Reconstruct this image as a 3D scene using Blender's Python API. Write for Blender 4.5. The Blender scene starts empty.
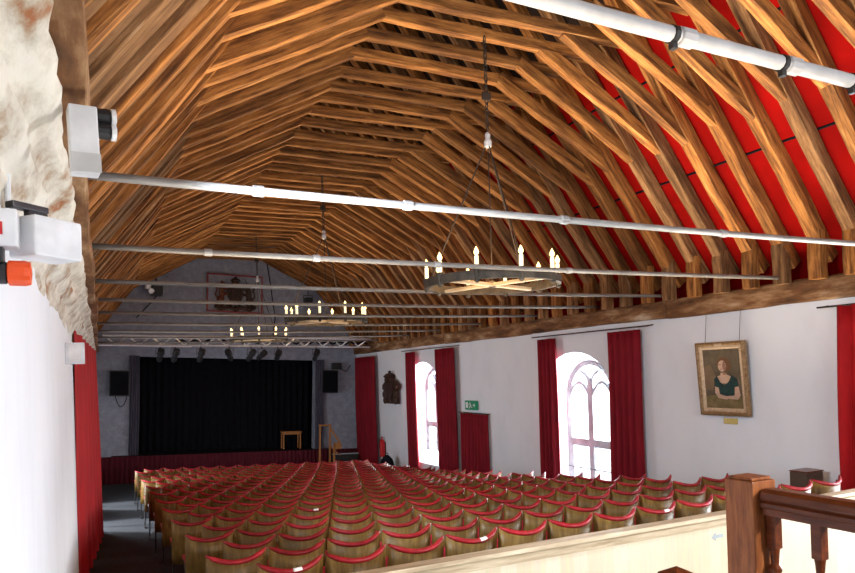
import bpy, bmesh, math, random
from mathutils import Vector, Matrix, noise
random.seed(7)
PI = math.pi
ZO = 3.45                      # camera height above the hall floor at the stage
SC = bpy.context.scene
COL = SC.collection

# ------------------------------------------------------------------ materials
def new_mat(name):
    m = bpy.data.materials.new(name); m.use_nodes = True
    nt = m.node_tree
    return m, nt, nt.nodes['Principled BSDF']

def plain(name, col, rough=.6, metal=0., spec=.4):
    """plain colour with a faint procedural mottling"""
    m, nt, b = new_mat(name)
    tc = nt.nodes.new('ShaderNodeTexCoord'); n = nt.nodes.new('ShaderNodeTexNoise')
    n.inputs['Scale'].default_value = 9; n.inputs['Detail'].default_value = 4
    r = nt.nodes.new('ShaderNodeValToRGB')
    r.color_ramp.elements[0].position = .3; r.color_ramp.elements[1].position = .7
    r.color_ramp.elements[0].color = (*[c*.82 for c in col], 1); r.color_ramp.elements[1].color = (*[min(1, c*1.08) for c in col], 1)
    nt.links.new(tc.outputs['Object'], n.inputs['Vector']); nt.links.new(n.outputs['Fac'], r.inputs['Fac'])
    nt.links.new(r.outputs['Color'], b.inputs['Base Color'])
    b.inputs['Roughness'].default_value = rough; b.inputs['Metallic'].default_value = metal
    b.inputs['Specular IOR Level'].default_value = spec
    return m

def ramp_noise(name, stops, scale=(1, 1, 1), nscale=4, detail=8, rough=.8, bump=0., nrough=.6, rnd=0., coord='Object', dist=0., spec=.3):
    m, nt, b = new_mat(name)
    tc = nt.nodes.new('ShaderNodeTexCoord'); mp = nt.nodes.new('ShaderNodeMapping')
    mp.inputs['Scale'].default_value = scale
    nt.links.new(tc.outputs[coord], mp.inputs['Vector'])
    n = nt.nodes.new('ShaderNodeTexNoise'); n.inputs['Scale'].default_value = nscale
    n.inputs['Detail'].default_value = detail; n.inputs['Roughness'].default_value = nrough; n.inputs['Distortion'].default_value = dist
    if rnd:
        oi = nt.nodes.new('ShaderNodeObjectInfo'); mul = nt.nodes.new('ShaderNodeVectorMath'); mul.operation = 'SCALE'
        cx = nt.nodes.new('ShaderNodeCombineXYZ')
        for k in range(3): nt.links.new(oi.outputs['Random'], cx.inputs[k])
        mul.inputs['Scale'].default_value = 40; nt.links.new(cx.outputs[0], mul.inputs[0])
        add = nt.nodes.new('ShaderNodeVectorMath'); nt.links.new(mp.outputs[0], add.inputs[0]); nt.links.new(mul.outputs[0], add.inputs[1])
        nt.links.new(add.outputs[0], n.inputs['Vector'])
    else:
        nt.links.new(mp.outputs[0], n.inputs['Vector'])
    r = nt.nodes.new('ShaderNodeValToRGB'); els = r.color_ramp.elements
    while len(els) < len(stops): els.new(.5)
    for e, (p, c) in zip(els, stops): e.position = p; e.color = (*c, 1)
    nt.links.new(n.outputs['Fac'], r.inputs['Fac'])
    out = r.outputs['Color']
    if rnd:
        hs = nt.nodes.new('ShaderNodeHueSaturation'); mr = nt.nodes.new('ShaderNodeMapRange')
        mr.inputs['To Min'].default_value = 1-rnd; mr.inputs['To Max'].default_value = 1+rnd
        nt.links.new(oi.outputs['Random'], mr.inputs['Value']); nt.links.new(mr.outputs[0], hs.inputs['Value'])
        nt.links.new(out, hs.inputs['Color']); out = hs.outputs['Color']
    nt.links.new(out, b.inputs['Base Color'])
    if bump:
        bp = nt.nodes.new('ShaderNodeBump'); bp.inputs['Strength'].default_value = bump; bp.inputs['Distance'].default_value = .02
        nt.links.new(n.outputs['Fac'], bp.inputs['Height']); nt.links.new(bp.outputs[0], b.inputs['Normal'])
    b.inputs['Roughness'].default_value = rough; b.inputs['Specular IOR Level'].default_value = spec
    return m

def emissive(name, col, s):
    m, nt, b = new_mat(name)
    b.inputs['Base Color'].default_value = (*col, 1); b.inputs['Emission Color'].default_value = (*col, 1)
    b.inputs['Emission Strength'].default_value = s
    return m

M = {}
M['beam'] = ramp_noise('old oak beam', [(.28, (.030, .011, .004)), (.43, (.16, .060, .015)), (.58, (.40, .165, .040)), (.78, (.58, .34, .14))], (.9, 11, 11), 1.5, 10, .75, .6, .70, .32)
M['beamgrey'] = ramp_noise('weathered oak beam', [(.28, (.035, .017, .008)), (.45, (.17, .080, .030)), (.60, (.36, .19, .08)), (.78, (.60, .44, .28))], (.9, 10, 10), 1.5, 10, .8, .6, .70, .28)
M['plate'] = ramp_noise('wall plate oak', [(.3, (.05, .022, .010)), (.48, (.20, .09, .035)), (.6, (.38, .22, .11)), (.75, (.66, .54, .40))],
                       (4, .9, 4), 1.3, 9, .8, .5, .65)
M['darkwood'] = ramp_noise('dark varnished wood', [(.3, (.15, .042, .013)), (.6, (.30, .10, .032)), (.75, (.38, .145, .05))], (18, 18, 2.5), 3, 6, .32, .1)
M['railwood'] = ramp_noise('dark varnished rail', [(.3, (.06, .014, .005)), (.6, (.15, .035, .010)), (.75, (.22, .06, .02))], (18, 2, 18), 3, 6, .28, .1)
M['orangewood'] = ramp_noise('orange varnished wood', [(.3, (.30, .11, .03)), (.7, (.55, .24, .07))], (14, 14, 2), 3, 6, .4)
M['ply'] = ramp_noise('worn plywood', [(.25, (.070, .034, .006)), (.5, (.155, .085, .018)), (.75, (.28, .17, .048))], (9, 9, 1.2), 3, 8, .42, .15, .65, .22)
M['trimred'] = ramp_noise('red vinyl edging', [(.3, (.20, .005, .010)), (.7, (.36, .014, .022))], (1, 1, 1), 18, 4, .42, 0, .5, .15)
M['plush'] = ramp_noise('red plush', [(.3, (.30, .008, .022)), (.7, (.50, .022, .045))], (1, 1, 1), 25, 5, .85, .1, .5, .15)
M['iron'] = plain('black cast iron', (.022, .02, .02), .5)
M['curtain'] = ramp_noise('crimson velvet curtain', [(.3, (.17, .002, .010)), (.7, (.25, .004, .014))], (1, 1, .3), 5, 3, .8, .1)
M['curtainleft'] = ramp_noise('scarlet curtain', [(.3, (.32, .002, .005)), (.7, (.46, .005, .008))], (1, 1, .3), 5, 3, .8, .1)
M['wallwhite'] = ramp_noise('whitewashed plaster', [(.25, (.78, .82, .88)), (.5, (.84, .88, .94)), (.75, (.87, .90, .95))], (1, 1, .5), 1.6, 9, .85, .25, .6)
M['gable'] = ramp_noise('grey rough plaster', [(.25, (.18, .19, .24)), (.5, (.29, .31, .38)), (.75, (.42, .44, .52))], (1, 1, 1), 5, 12, .9, .6, .75)
M['rubble'] = ramp_noise('crumbling plaster and stone', [(.32, (.36, .14, .06)), (.37, (.42, .30, .20)), (.45, (.60, .55, .46)), (.56, (.78, .74, .64)), (.8, (.84, .82, .76))],
                         (1.3, .6, 1.3), 4.2, 10, .95, .9, .62)
M['brick'] = ramp_noise('old red brick', [(.3, (.34, .12, .05)), (.7, (.55, .24, .12))], (1, 1, 1), 12, 6, .9, .5)
M['roofleft'] = ramp_noise('brown roof boarding', [(.25, (.08, .038, .016)), (.5, (.20, .10, .042)), (.75, (.34, .20, .10))], (2, 6, 2), 1.5, 9, .9, .5, .7)
M['roofshade'] = ramp_noise('shade-coloured roof boarding', [(.3, (.006, .003, .002)), (.7, (.022, .009, .005))], (2, 6, 2), 1.5, 9, .95)  # shade of the void above the collars, put into the boarding colour
M['roofgrey'] = M['roofleft']

def red_panel():
    m, nt, b = new_mat('red painted roof panels')
    tc = nt.nodes.new('ShaderNodeTexCoord')
    n = nt.nodes.new('ShaderNodeTexNoise'); n.inputs['Scale'].default_value = 1.3; n.inputs['Detail'].default_value = 6
    r = nt.nodes.new('ShaderNodeValToRGB')
    r.color_ramp.elements[0].position = .3; r.color_ramp.elements[0].color = (.15, .002, .0015, 1)
    r.color_ramp.elements[1].position = .7; r.color_ramp.elements[1].color = (.30, .004, .003, 1)
    nt.links.new(tc.outputs['Object'], n.inputs['Vector']); nt.links.new(n.outputs['Fac'], r.inputs['Fac'])
    nt.links.new(r.outputs['Color'], b.inputs['Base Color']); b.inputs['Roughness'].default_value = .95; b.inputs['Specular IOR Level'].default_value = .05
    return m
M['redroof'] = red_panel()
M['carpet'] = ramp_noise('charcoal carpet', [(.3, (.014, .014, .017)), (.7, (.040, .042, .048))], (1, 1, 1), 30, 6, .95, .2)
M['stagered'] = ramp_noise('dark red stage skirt', [(.3, (.05, .001, .007)), (.7, (.09, .004, .013))], (6, 6, .4), 4, 5, .85, .2)
M['black'] = plain('black drape', (.006, .006, .009), .95, 0, .1)
M['blackplastic'] = plain('black plastic', (.018, .018, .02), .45)
M['legdrape'] = ramp_noise('grey violet drape', [(.3, (.045, .042, .066)), (.7, (.12, .115, .16))], (6, 6, .3), 4, 5, .9)
M['whiteplastic'] = plain('white plastic', (.80, .82, .85), .4)
M['greyplastic'] = plain('pale grey plastic', (.58, .58, .58), .45)
M['orange'] = plain('orange red plastic', (.85, .09, .015), .35)
M['rod'] = ramp_noise('pale painted iron', [(.3, (.17, .165, .16)), (.55, (.30, .295, .295)), (.8, (.40, .395, .395))], (2, 20, 20), 2, 6, .5)
M['rodgrey'] = ramp_noise('grey painted iron', [(.3, (.10, .088, .08)), (.55, (.20, .185, .17)), (.8, (.30, .285, .27))], (2, 20, 20), 2, 6, .5)
M['rodwhite'] = plain('white painted iron', (.52, .52, .54), .5)
M['steel'] = plain('dark steel', (.10, .10, .11), .4, .8)
M['alu'] = plain('aluminium', (.82, .82, .84), .3, .55)
M['chain'] = plain('rusty dark chain', (.06, .045, .035), .6, .5)
M['chandwood'] = ramp_noise('aged wooden ring', [(.3, (.022, .018, .015)), (.7, (.085, .068, .05))], (1, 1, 1), 8, 6, .7)
M['candle'] = emissive('ivory candle tube', (1, .86, .55), .8)
M['flame'] = emissive('candle bulb', (1, .70, .28), 3.2)
M['stone'] = ramp_noise('pale window stone', [(.3, (.26, .29, .32)), (.7, (.42, .46, .50))], (1, 1, 1), 5, 8, .85, .3)
M['cream'] = None
M['cap'] = ramp_noise('worn pale oak cap', [(.3, (.34, .25, .15)), (.55, (.55, .45, .31)), (.75, (.68, .59, .44))], (1.2, 14, 14), 2, 8, .5, .2)
M['gold'] = ramp_noise('gilt frame', [(.3, (.16, .085, .035)), (.7, (.36, .23, .11))], (1, 1, 1), 25, 5, .45)
M['palegold'] = ramp_noise('pale gilt slip', [(.3, (.46, .32, .20)), (.7, (.68, .52, .36))], (1, 1, 1), 25, 5, .5)
M['brass'] = plain('brass plaque', (.62, .46, .13), .4, .3)
M['green'] = plain('green sign', (.012, .30, .14), .4)
M['white'] = plain('white paint', (.85, .85, .85), .5)
M['red'] = plain('red enamel', (.55, .01, .015), .3)
M['frame_red'] = plain('dull red frame', (.30, .055, .06), .6)
M['carve'] = ramp_noise('dark carved oak', [(.3, (.018, .010, .008)), (.7, (.095, .05, .035))], (1, 1, 1), 14, 6, .6, .4)
M['carve2'] = ramp_noise('painted carving', [(.3, (.03, .012, .010)), (.5, (.16, .035, .025)), (.7, (.20, .14, .06))], (1, 1, 1), 10, 5, .6, .4)
M['arrow'] = plain('grey arrow', (.40, .47, .52), .6)
M['boxbrown'] = plain('brown leathercloth', (.085, .055, .038), .6)
M['metal_edge'] = plain('grey metal edge', (.55, .57, .6), .4, .3)

def glass():
    m, nt, b = new_mat('window glass')
    o = nt.nodes['Material Output']
    t = nt.nodes.new('ShaderNodeBsdfTransparent'); g = nt.nodes.new('ShaderNodeBsdfGlossy'); mx = nt.nodes.new('ShaderNodeMixShader')
    g.inputs['Roughness'].default_value = .05; mx.inputs['Fac'].default_value = .06
    t.inputs['Color'].default_value = (.97, .99, 1, 1)
    nt.links.new(t.outputs[0], mx.inputs[1]); nt.links.new(g.outputs[0], mx.inputs[2]); nt.links.new(mx.outputs[0], o.inputs['Surface'])
    return m
M['glass'] = glass()

def cream_boards():
    m, nt, b = new_mat('cream vertical boards')
    tc = nt.nodes.new('ShaderNodeTexCoord'); sx = nt.nodes.new('ShaderNodeSeparateXYZ')
    nt.links.new(tc.outputs['Object'], sx.inputs[0])
    mul = nt.nodes.new('ShaderNodeMath'); mul.operation = 'MULTIPLY'; mul.inputs[1].default_value = 7.5
    nt.links.new(sx.outputs['X'], mul.inputs[0])
    fl = nt.nodes.new('ShaderNodeMath'); fl.operation = 'FLOOR'; nt.links.new(mul.outputs[0], fl.inputs[0])
    wn = nt.nodes.new('ShaderNodeTexWhiteNoise'); wn.noise_dimensions = '1D'; nt.links.new(fl.outputs[0], wn.inputs['W'])
    r = nt.nodes.new('ShaderNodeValToRGB')
    r.color_ramp.elements[0].color = (.74, .64, .46, 1); r.color_ramp.elements[1].color = (.82, .74, .58, 1)
    nt.links.new(wn.outputs['Value'], r.inputs['Fac'])
    mp = nt.nodes.new('ShaderNodeMapping'); mp.inputs['Scale'].default_value = (30, 30, 2); nt.links.new(tc.outputs['Object'], mp.inputs['Vector'])
    n = nt.nodes.new('ShaderNodeTexNoise'); n.inputs['Scale'].default_value = 2; n.inputs['Detail'].default_value = 6; nt.links.new(mp.outputs[0], n.inputs['Vector'])
    mixc = nt.nodes.new('ShaderNodeMix'); mixc.data_type = 'RGBA'; mixc.blend_type = 'MULTIPLY'; mixc.inputs['Factor'].default_value = .25
    nt.links.new(r.outputs['Color'], mixc.inputs['A']); nt.links.new(n.outputs['Color'], mixc.inputs['B'])
    nt.links.new(mixc.outputs['Result'], b.inputs['Base Color']); b.inputs['Roughness'].default_value = .5
    return m
M['cream'] = cream_boards()

# ------------------------------------------------------------------ mesh helpers
def obj(name, bm, mat, parent=None, smooth=False, loc=None):
    me = bpy.data.meshes.new(name)
    bmesh.ops.recalc_face_normals(bm, faces=bm.faces)
    if smooth:
        for f in bm.faces: f.smooth = True
    bm.to_mesh(me); bm.free()
    for m in (mat if isinstance(mat, (list, tuple)) else [mat]): me.materials.append(m)
    o = bpy.data.objects.new(name, me); COL.objects.link(o)
    if parent: o.parent = parent
    if loc: o.location = loc
    return o
def tag(o, label=None, cat=None, group=None, kind=None):
    if label: o['label'] = label
    if cat: o['category'] = cat
    if group: o['group'] = group
    if kind: o['kind'] = kind
    return o
def empty(name, loc, label, cat, group=None, rotz=0):
    o = bpy.data.objects.new(name, None); COL.objects.link(o); o.location = loc; o.rotation_euler = (0, 0, rotz)
    o.empty_display_size = .1
    return tag(o, label, cat, group)
def struct(name, bm, mat, smooth=False):
    return tag(obj(name, bm, mat, None, smooth), kind='structure')
def copy_tree(o, parent=None):
    c = o.copy(); COL.objects.link(c)
    if parent: c.parent = parent
    for ch in list(o.children): copy_tree(ch, c)
    return c

def box(bm, x0, x1, y0, y1, z0, z1, bev=0., mi=0):
    g = bmesh.ops.create_cube(bm, size=1)
    vs = g['verts']
    for v in vs:
        v.co = Vector(((x0+x1)/2+v.co.x*(x1-x0), (y0+y1)/2+v.co.y*(y1-y0), (z0+z1)/2+v.co.z*(z1-z0)))
    fs = {f for v in vs for f in v.link_faces}
    for f in fs: f.material_index = mi
    if bev:
        es = list({e for v in vs for e in v.link_edges})
        r = bmesh.ops.bevel(bm, geom=es, offset=bev, segments=2, affect='EDGES', profile=.6)
        for f in r['faces']: f.material_index = mi
    return vs
def tube(bm, pts, r, n=10, closed=False, caps=True, mi=0, squash=None):
    pts = [Vector(p) for p in pts]; rings = []; N = len(pts)
    up = Vector((0, 0, 1)); prevn = None
    for i, p in enumerate(pts):
        if closed: t = pts[(i+1) % N]-pts[i-1]
        else: t = pts[min(i+1, N-1)]-pts[max(i-1, 0)]
        t.normalize()
        if prevn is None:
            a = up if abs(t.dot(up)) < .95 else Vector((1, 0, 0))
            nn = (a-t*a.dot(t)).normalized()
        else:
            nn = (prevn-t*prevn.dot(t)).normalized()
        prevn = nn; bn = t.cross(nn)
        rr = r[i] if isinstance(r, (list, tuple)) else r
        s = squash or (1, 1)
        rings.append([bm.verts.new(p+nn*math.cos(2*PI*k/n)*rr*s[0]+bn*math.sin(2*PI*k/n)*rr*s[1]) for k in range(n)])
    for i in range(N if closed else N-1):
        a, b = rings[i], rings[(i+1) % N]
        for k in range(n):
            f = bm.faces.new((a[k], a[(k+1) % n], b[(k+1) % n], b[k])); f.material_index = mi
    if caps and not closed:
        for q in (rings[0], rings[-1]): bm.faces.new(q).material_index = mi
def lathe(bm, prof, cx=0, cy=0, n=16, axis='z', cz=0, mi=0):
    rings = []
    for r, z in prof:
        ring = []
        for k in range(n):
            a = 2*PI*k/n; x, y = max(r, 1e-4)*math.cos(a), max(r, 1e-4)*math.sin(a)
            co = {'z': (cx+x, cy+y, cz+z), 'x': (cx+z, cy+x, cz+y), 'y': (cx+x, cy+z, cz+y)}[axis]
            ring.append(bm.verts.new(co))
        rings.append(ring)
    for a, b in zip(rings, rings[1:]):
        for k in range(n): bm.faces.new((a[k], a[(k+1) % n], b[(k+1) % n], b[k])).material_index = mi
    bm.faces.new(rings[0]).material_index = mi; bm.faces.new(rings[-1]).material_index = mi
def prism(bm, poly, axis, d0, d1, mi=0):
    """extrude a 2-D polygon along axis: 'x' uses (y,z), 'y' uses (x,z), 'z' uses (x,y)"""
    def P(a, b, d): return {'x': (d, a, b), 'y': (a, d, b), 'z': (a, b, d)}[axis]
    A = [bm.verts.new(P(a, b, d0)) for a, b in poly]; B = [bm.verts.new(P(a, b, d1)) for a, b in poly]
    n = len(poly)
    fs = [bm.faces.new(A), bm.faces.new(B)]
    for i in range(n): fs.append(bm.faces.new((A[i], A[(i+1) % n], B[(i+1) % n], B[i])))
    for f in fs: f.material_index = mi
def ball(bm, c, r, s=(1, 1, 1), sub=2, mi=0):
    g = bmesh.ops.create_icosphere(bm, subdivisions=sub, radius=r)
    for v in g['verts']: v.co = Vector((c[0]+v.co.x*s[0], c[1]+v.co.y*s[1], c[2]+v.co.z*s[2]))
    for f in {f for v in g['verts'] for f in v.link_faces}: f.material_index = mi
def NB(): return bmesh.new()
ORD = ['', 'first', 'second', 'third', 'fourth', 'fifth', 'sixth', 'seventh', 'eighth', 'ninth', 'tenth', 'eleventh', 'twelfth', 'thirteenth', 'fourteenth',
       'fifteenth', 'sixteenth', 'seventeenth', 'eighteenth', 'nineteenth', 'twentieth', 'twenty-first', 'twenty-second', 'twenty-third', 'twenty-fourth',
       'twenty-fifth', 'twenty-sixth', 'twenty-seventh', 'twenty-eighth', 'twenty-ninth', 'thirtieth', 'thirty-first', 'thirty-second', 'thirty-third',
       'thirty-fourth', 'thirty-fifth', 'thirty-sixth', 'thirty-seventh', 'thirty-eighth', 'thirty-ninth', 'fortieth', 'forty-first', 'forty-second',
       'forty-third', 'forty-fourth', 'forty-fifth', 'forty-sixth', 'forty-seventh', 'forty-eighth', 'forty-ninth', 'fiftieth']

# ------------------------------------------------------------------ key dimensions (camera at the origin, z relative to the eye)
XL, XR, YG = -.30, 8.80, 24.4          # side walls, stage gable
YB = -3.0                               # rear wall
CX = 4.25
FLOOR = -3.45
def seat_h(k): return 1.31+.0815*k-.0011*k*k      # drop of seat tips below the eye, row k from the back
def seat_y(k): return 4.855+.755*k
def tilt(y): return -.046*max(0, min(1, (y-6.5)/10.5))
def floor_z(y, x=None):
    if x is not None: return floor_z(y)+tilt(y)*(x-4.0)
    k = (y-4.855)/.755
    k = max(-.9, min(20.5, k))
    return -seat_h(k)-.87

# ------------------------------------------------------------------ shell: floor
bm = NB()
ys = [4.3+.4*i for i in range(41)]+[20.7, YG+.6]
prev = None
for y in ys:
    z = floor_z(y) if y < 20.6 else max(FLOOR, min(floor_z(20.4), FLOOR)) if y > 21 else floor_z(20.4)
    a, b_ = bm.verts.new((XL-.2, y, z+tilt(y)*(XL-.2-4.0))), bm.verts.new((XR+.6, y, z+tilt(y)*(XR+.6-4.0)))
    if prev: bm.faces.new((prev[0], prev[1], b_, a))
    prev = (a, b_)
struct('floor', bm, M['carpet'])
bm = NB()
box(bm, XL-.2, 1.6, YB, 1.75, -1.68, -1.5)          # landing under the viewer
box(bm, 1.6, XR+.6, YB, .6, -1.68, -1.5)
for k in range(9):                                 # flight going down beside the partition
    box(bm, 2.02, XR, .6+.28*k, .6+.28*(k+1), -1.68-.17*(k+1), -1.5-.17*(k+1))
box(bm, XL-.2, XR+.6, 3.12, 4.36, -3.3, -3.1)
struct('floor_landing', bm, M['carpet'])

# ------------------------------------------------------------------ shell: window wall
WIN = [3.9, 11.25, 18.55]                            # window centres along the hall
HW, SPR, ARCH = 1.15, -.70, 1.02                     # half width at the wall face, springing height, arch rise
GHW, GX = .74, 9.42                                  # half width and plane of the glazing
SILL = -2.75
def arch(yc, hw, spr, rise, sill, n=14):
    pts = [(yc-hw, sill), (yc-hw, (sill+spr)/2), (yc-hw, spr)]
    for i in range(1, n):
        a = PI-PI*i/n
        pts.append((yc+hw*math.cos(a), spr+rise*math.sin(a)**.88))
    return pts+[(yc+hw, spr), (yc+hw, (sill+spr)/2), (yc+hw, sill)]
bm = NB()
TOP = 1.05
edges_y = [YB]
for yc in WIN: edges_y += [yc-HW, yc+HW]
edges_y.append(YG+.6)
for a, b_ in zip(edges_y[0::2], edges_y[1::2]):      # piers between windows
    n = max(1, int((b_-a)/.6))
    for i in range(n):
        y0, y1 = a+(b_-a)*i/n, a+(b_-a)*(i+1)/n
        zs = [-4.2, SILL, (SILL+SPR)/2, SPR, TOP]
        for z0, z1 in zip(zs, zs[1:]):
            bm.faces.new([bm.verts.new((XR, *p)) for p in ((y0, z0), (y1, z0), (y1, z1), (y0, z1))])
for yc in WIN:
    A = arch(yc, HW, SPR, ARCH, SILL)
    G = arch(yc+.22, GHW, SPR+.02, .80, SILL+.3)
    for p, q in zip(A, A[1:]):
        if abs(p[0]-q[0]) > 1e-6:
            bm.faces.new([bm.verts.new((XR, *c)) for c in (p, q, (q[0], TOP), (p[0], TOP))])
    bm.faces.new([bm.verts.new((XR, *c)) for c in ((yc-HW, -4.2), (yc+HW, -4.2), (yc+HW, SILL), (yc-HW, SILL))])
    for (p, q), (g, h) in zip(zip(A, A[1:]), zip(G, G[1:])):
        bm.faces.new([bm.verts.new(c) for c in ((XR, *p), (XR, *q), (GX, *h), (GX, *g))])
    bm.faces.new([bm.verts.new(c) for c in ((XR, yc-HW, SILL), (XR, yc+HW, SILL), (GX, G[-1][0], G[-1][1]), (GX, G[0][0], G[0][1]))])
bmesh.ops.remove_doubles(bm, verts=bm.verts, dist=.0005)
struct('wall_right', bm, M['wallwhite'])
# outer skin of the window wall (closes the reveals)
bm = NB()
for a, b_ in zip([YB]+[w+.22+GHW+.06 for w in WIN], [w+.22-GHW-.06 for w in WIN]+[YG+.6]):
    box(bm, GX+.02, GX+.3, a, b_, -4.2, TOP+.1)
for w in WIN:
    box(bm, GX+.02, GX+.3, w+.22-GHW-.06, w+.22+GHW+.06, .14, TOP+.1); box(bm, GX+.02, GX+.3, w+.22-GHW-.06, w+.22+GHW+.06, -4.2, SILL+.28)
struct('wall_right_outer', bm, M['stone'])

for i, w in enumerate(WIN):
    yc = w+.22
    bm = NB()
    G = arch(yc, GHW, SPR+.02, .80, SILL+.3)
    tube(bm, [(GX, *p) for p in G], .085, 6, squash=(1, 1))                       # jamb and arch moulding
    box(bm, GX-.06, GX+.06, yc-.085, yc+.085, SILL+.3, SPR+.45, .02)             # mullion
    box(bm, GX-.05, GX+.05, yc-GHW, yc+GHW, -1.68, -1.54, .015)                  # transom
    for s in (-1, 1):                                                           # two lights with pointed heads and tracery
        c = yc+s*GHW/2; h = GHW/2
        tube(bm, [(GX, c-h+2*h*t, SPR-.05+.42*math.sin(PI*t)**.7) for t in [k/12 for k in range(13)]], .055, 6)
        tube(bm, [(GX, yc+s*.02, SPR+.40), (GX, yc+s*.16, SPR+.56), (GX, yc+s*.30, SPR+.62)], .055, 6)
        box(bm, GX-.03, GX+.03, c-h+.05, c-h+.10, SILL+.3, -1.66); box(bm, GX-.03, GX+.03, c+h-.10, c+h-.05, SILL+.3, -1.66)   # casement stiles
        box(bm, GX-.03, GX+.03, c-h+.05, c+h-.05, -1.71, -1.66)
    wo = struct(f'window_{i+1}', bm, M['stone'])
    bm = NB(); bm.faces.new([bm.verts.new((GX+.01, *p)) for p in G])
    obj('pane', bm, M['glass'], wo)
    bm = NB(); tube(bm, [(GX-.25, yc-GHW-.1, SILL+.62), (GX-.25, yc+GHW+.1, SILL+.62)], .012, 6)
    obj('safety_bar', bm, M['steel'], wo)

# ------------------------------------------------------------------ shell: plain side wall by the viewer, with two windows further on
LW = [(15.0, 16.2), (18.7, 19.9)]
bm = NB()
seg = [YB]+[v for w in LW for v in w]+[YG+.6]
for a, b_ in zip(seg[0::2], seg[1::2]): box(bm, XL-.25, XL, a, b_, -4.2, .62)
for a, b_ in LW:
    box(bm, XL-.25, XL, a, b_, -4.2, -2.75); box(bm, XL-.25, XL, a, b_, -.3, .62)
struct('wall_left', bm, M['wallwhite'])
for i, (a, b_) in enumerate(LW):
    bm = NB(); z0, z1 = -2.75, -.3
    box(bm, XL-.22, XL-.14, a, a+.06, z0, z1); box(bm, XL-.22, XL-.14, b_-.06, b_, z0, z1)
    box(bm, XL-.22, XL-.14, a+.06, b_-.06, z0, z0+.06); box(bm, XL-.22, XL-.14, a+.06, b_-.06, z1-.06, z1)
    box(bm, XL-.21, XL-.15, (a+b_)/2-.03, (a+b_)/2+.03, z0+.06, z1-.06)
    wo = struct(f'window_{i+4}', bm, M['stone'])
    bm = NB(); bm.faces.new([bm.verts.new(c) for c in ((XL-.18, a, z0), (XL-.18, b_, z0), (XL-.18, b_, z1), (XL-.18, a, z1))]); obj('pane', bm, M['glass'], wo)

# crumbling plaster cove over the wall head
bm = NB()
prof = [(-.42, .30), (-.318, .42), (-.302, .55), (-.292, .62), (-.262, .70), (-.215, .745), (-.185, .80), (-.200, .84), (-.165, .885), (-.125, .91), (-.098, .95), (-.112, 1.0), (-.30, 1.03), (-.50, 1.03)]
# resample the profile finely
fine = []
for (a, b_), (c, d) in zip(prof, prof[1:]):
    for k in range(4): fine.append((a+(c-a)*k/4, b_+(d-b_)*k/4))
fine.append(prof[-1])
ysr = []; y = .5
while y < YG: ysr.append(y); y *= 1.022
ysr.append(YG)
rows = []
for y in ysr:
    sway = .018*noise.noise(Vector((0, y*.55, 3)))
    row = []
    for i, (x, z) in enumerate(fine):
        d = .034*noise.noise(Vector((x*7, y*1.7, z*7)))+.016*noise.noise(Vector((x*22, y*7, z*22)))
        w = 1 if 8 < i < len(fine)-6 else .25
        row.append(bm.verts.new((x+sway+d*w, y, z+.012*noise.noise(Vector((5, y*1.3, z*4)))+d*w*.5)))
    rows.append(row)
for a, b_ in zip(rows, rows[1:]):
    for i in range(len(fine)-1): bm.faces.new((a[i], a[i+1], b_[i+1], b_[i]))
struct('trim_1', bm, M['rubble'], True)
# timber wall plates
def beam_bm(L, w, d, seed, n=9, jit=.010, taper=0.):
    """hewn beam along +X from 0 to L; width w along Y, depth d along Z (centred)"""
    r = random.Random(seed); bm = NB(); rings = []
    ph = r.uniform(0, 9)
    for i in range(n+1):
        t = i/n; x = L*t
        cw = w/2*(1-taper*t)*(1+.06*noise.noise(Vector((t*4, seed, 0)))); cd = d/2*(1-taper*t)*(1+.07*noise.noise(Vector((t*4, seed, 5))))
        oy = jit*1.2*noise.noise(Vector((t*2.2+ph, seed*.7, 1))); oz = jit*1.2*noise.noise(Vector((t*2.2+ph, seed*.7, 7)))
        c = .16*min(cw, cd)
        q = [(-cw+c, -cd), (cw-c, -cd), (cw, -cd+c), (cw, cd-c), (cw-c, cd), (-cw+c, cd), (-cw, cd-c), (-cw, -cd+c)]
        rings.append([bm.verts.new((x, a+oy+r.uniform(-jit, jit)*.35, b_+oz+r.uniform(-jit, jit)*.35)) for a, b_ in q])
    for a, b_ in zip(rings, rings[1:]):
        for k in range(8): bm.faces.new((a[k], a[(k+1) % 8], b_[(k+1) % 8], b_[k]))
    bm.faces.new(rings[0]); bm.faces.new(rings[-1])
    return bm
def mesh_of(bm, mat, name):
    bmesh.ops.recalc_face_normals(bm, faces=bm.faces)
    me = bpy.data.meshes.new(name); bm.to_mesh(me); bm.free(); me.materials.append(mat); return me
def plate(name, x0, x1, z0, z1, y0, y1, seed):
    L = y1-y0
    bm = beam_bm(L, x1-x0, z1-z0, seed, n=max(3, int(L/.35)), jit=.02)
    for v in bm.verts: v.co = Vector(((x0+x1)/2-v.co.y, y0+v.co.x, (z0+z1)/2+v.co.z))
    return struct(name, bm, M['plate'])
lens = [YB, 2.2, 8.6, 12.7, 16.9, 20.3, YG+.3]
for i, (a, b_) in enumerate(zip(lens, lens[1:])):
    plate(f'trim_{20+i}', XR-.10+.02*(i % 2), 9.25, .79-.012*(i % 2), 1.09+.012*(i % 2), a+.004, b_-.004, 30+i)
lens = [YB, 3.4, 9.5, 15.5, YG+.3]
for i, (a, b_) in enumerate(zip(lens, lens[1:])):
    plate(f'trim_{30+i}', -.45, -.015-.012*(i % 2), 1.0, 1.115, a+.004, b_-.004, 50+i)

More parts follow.
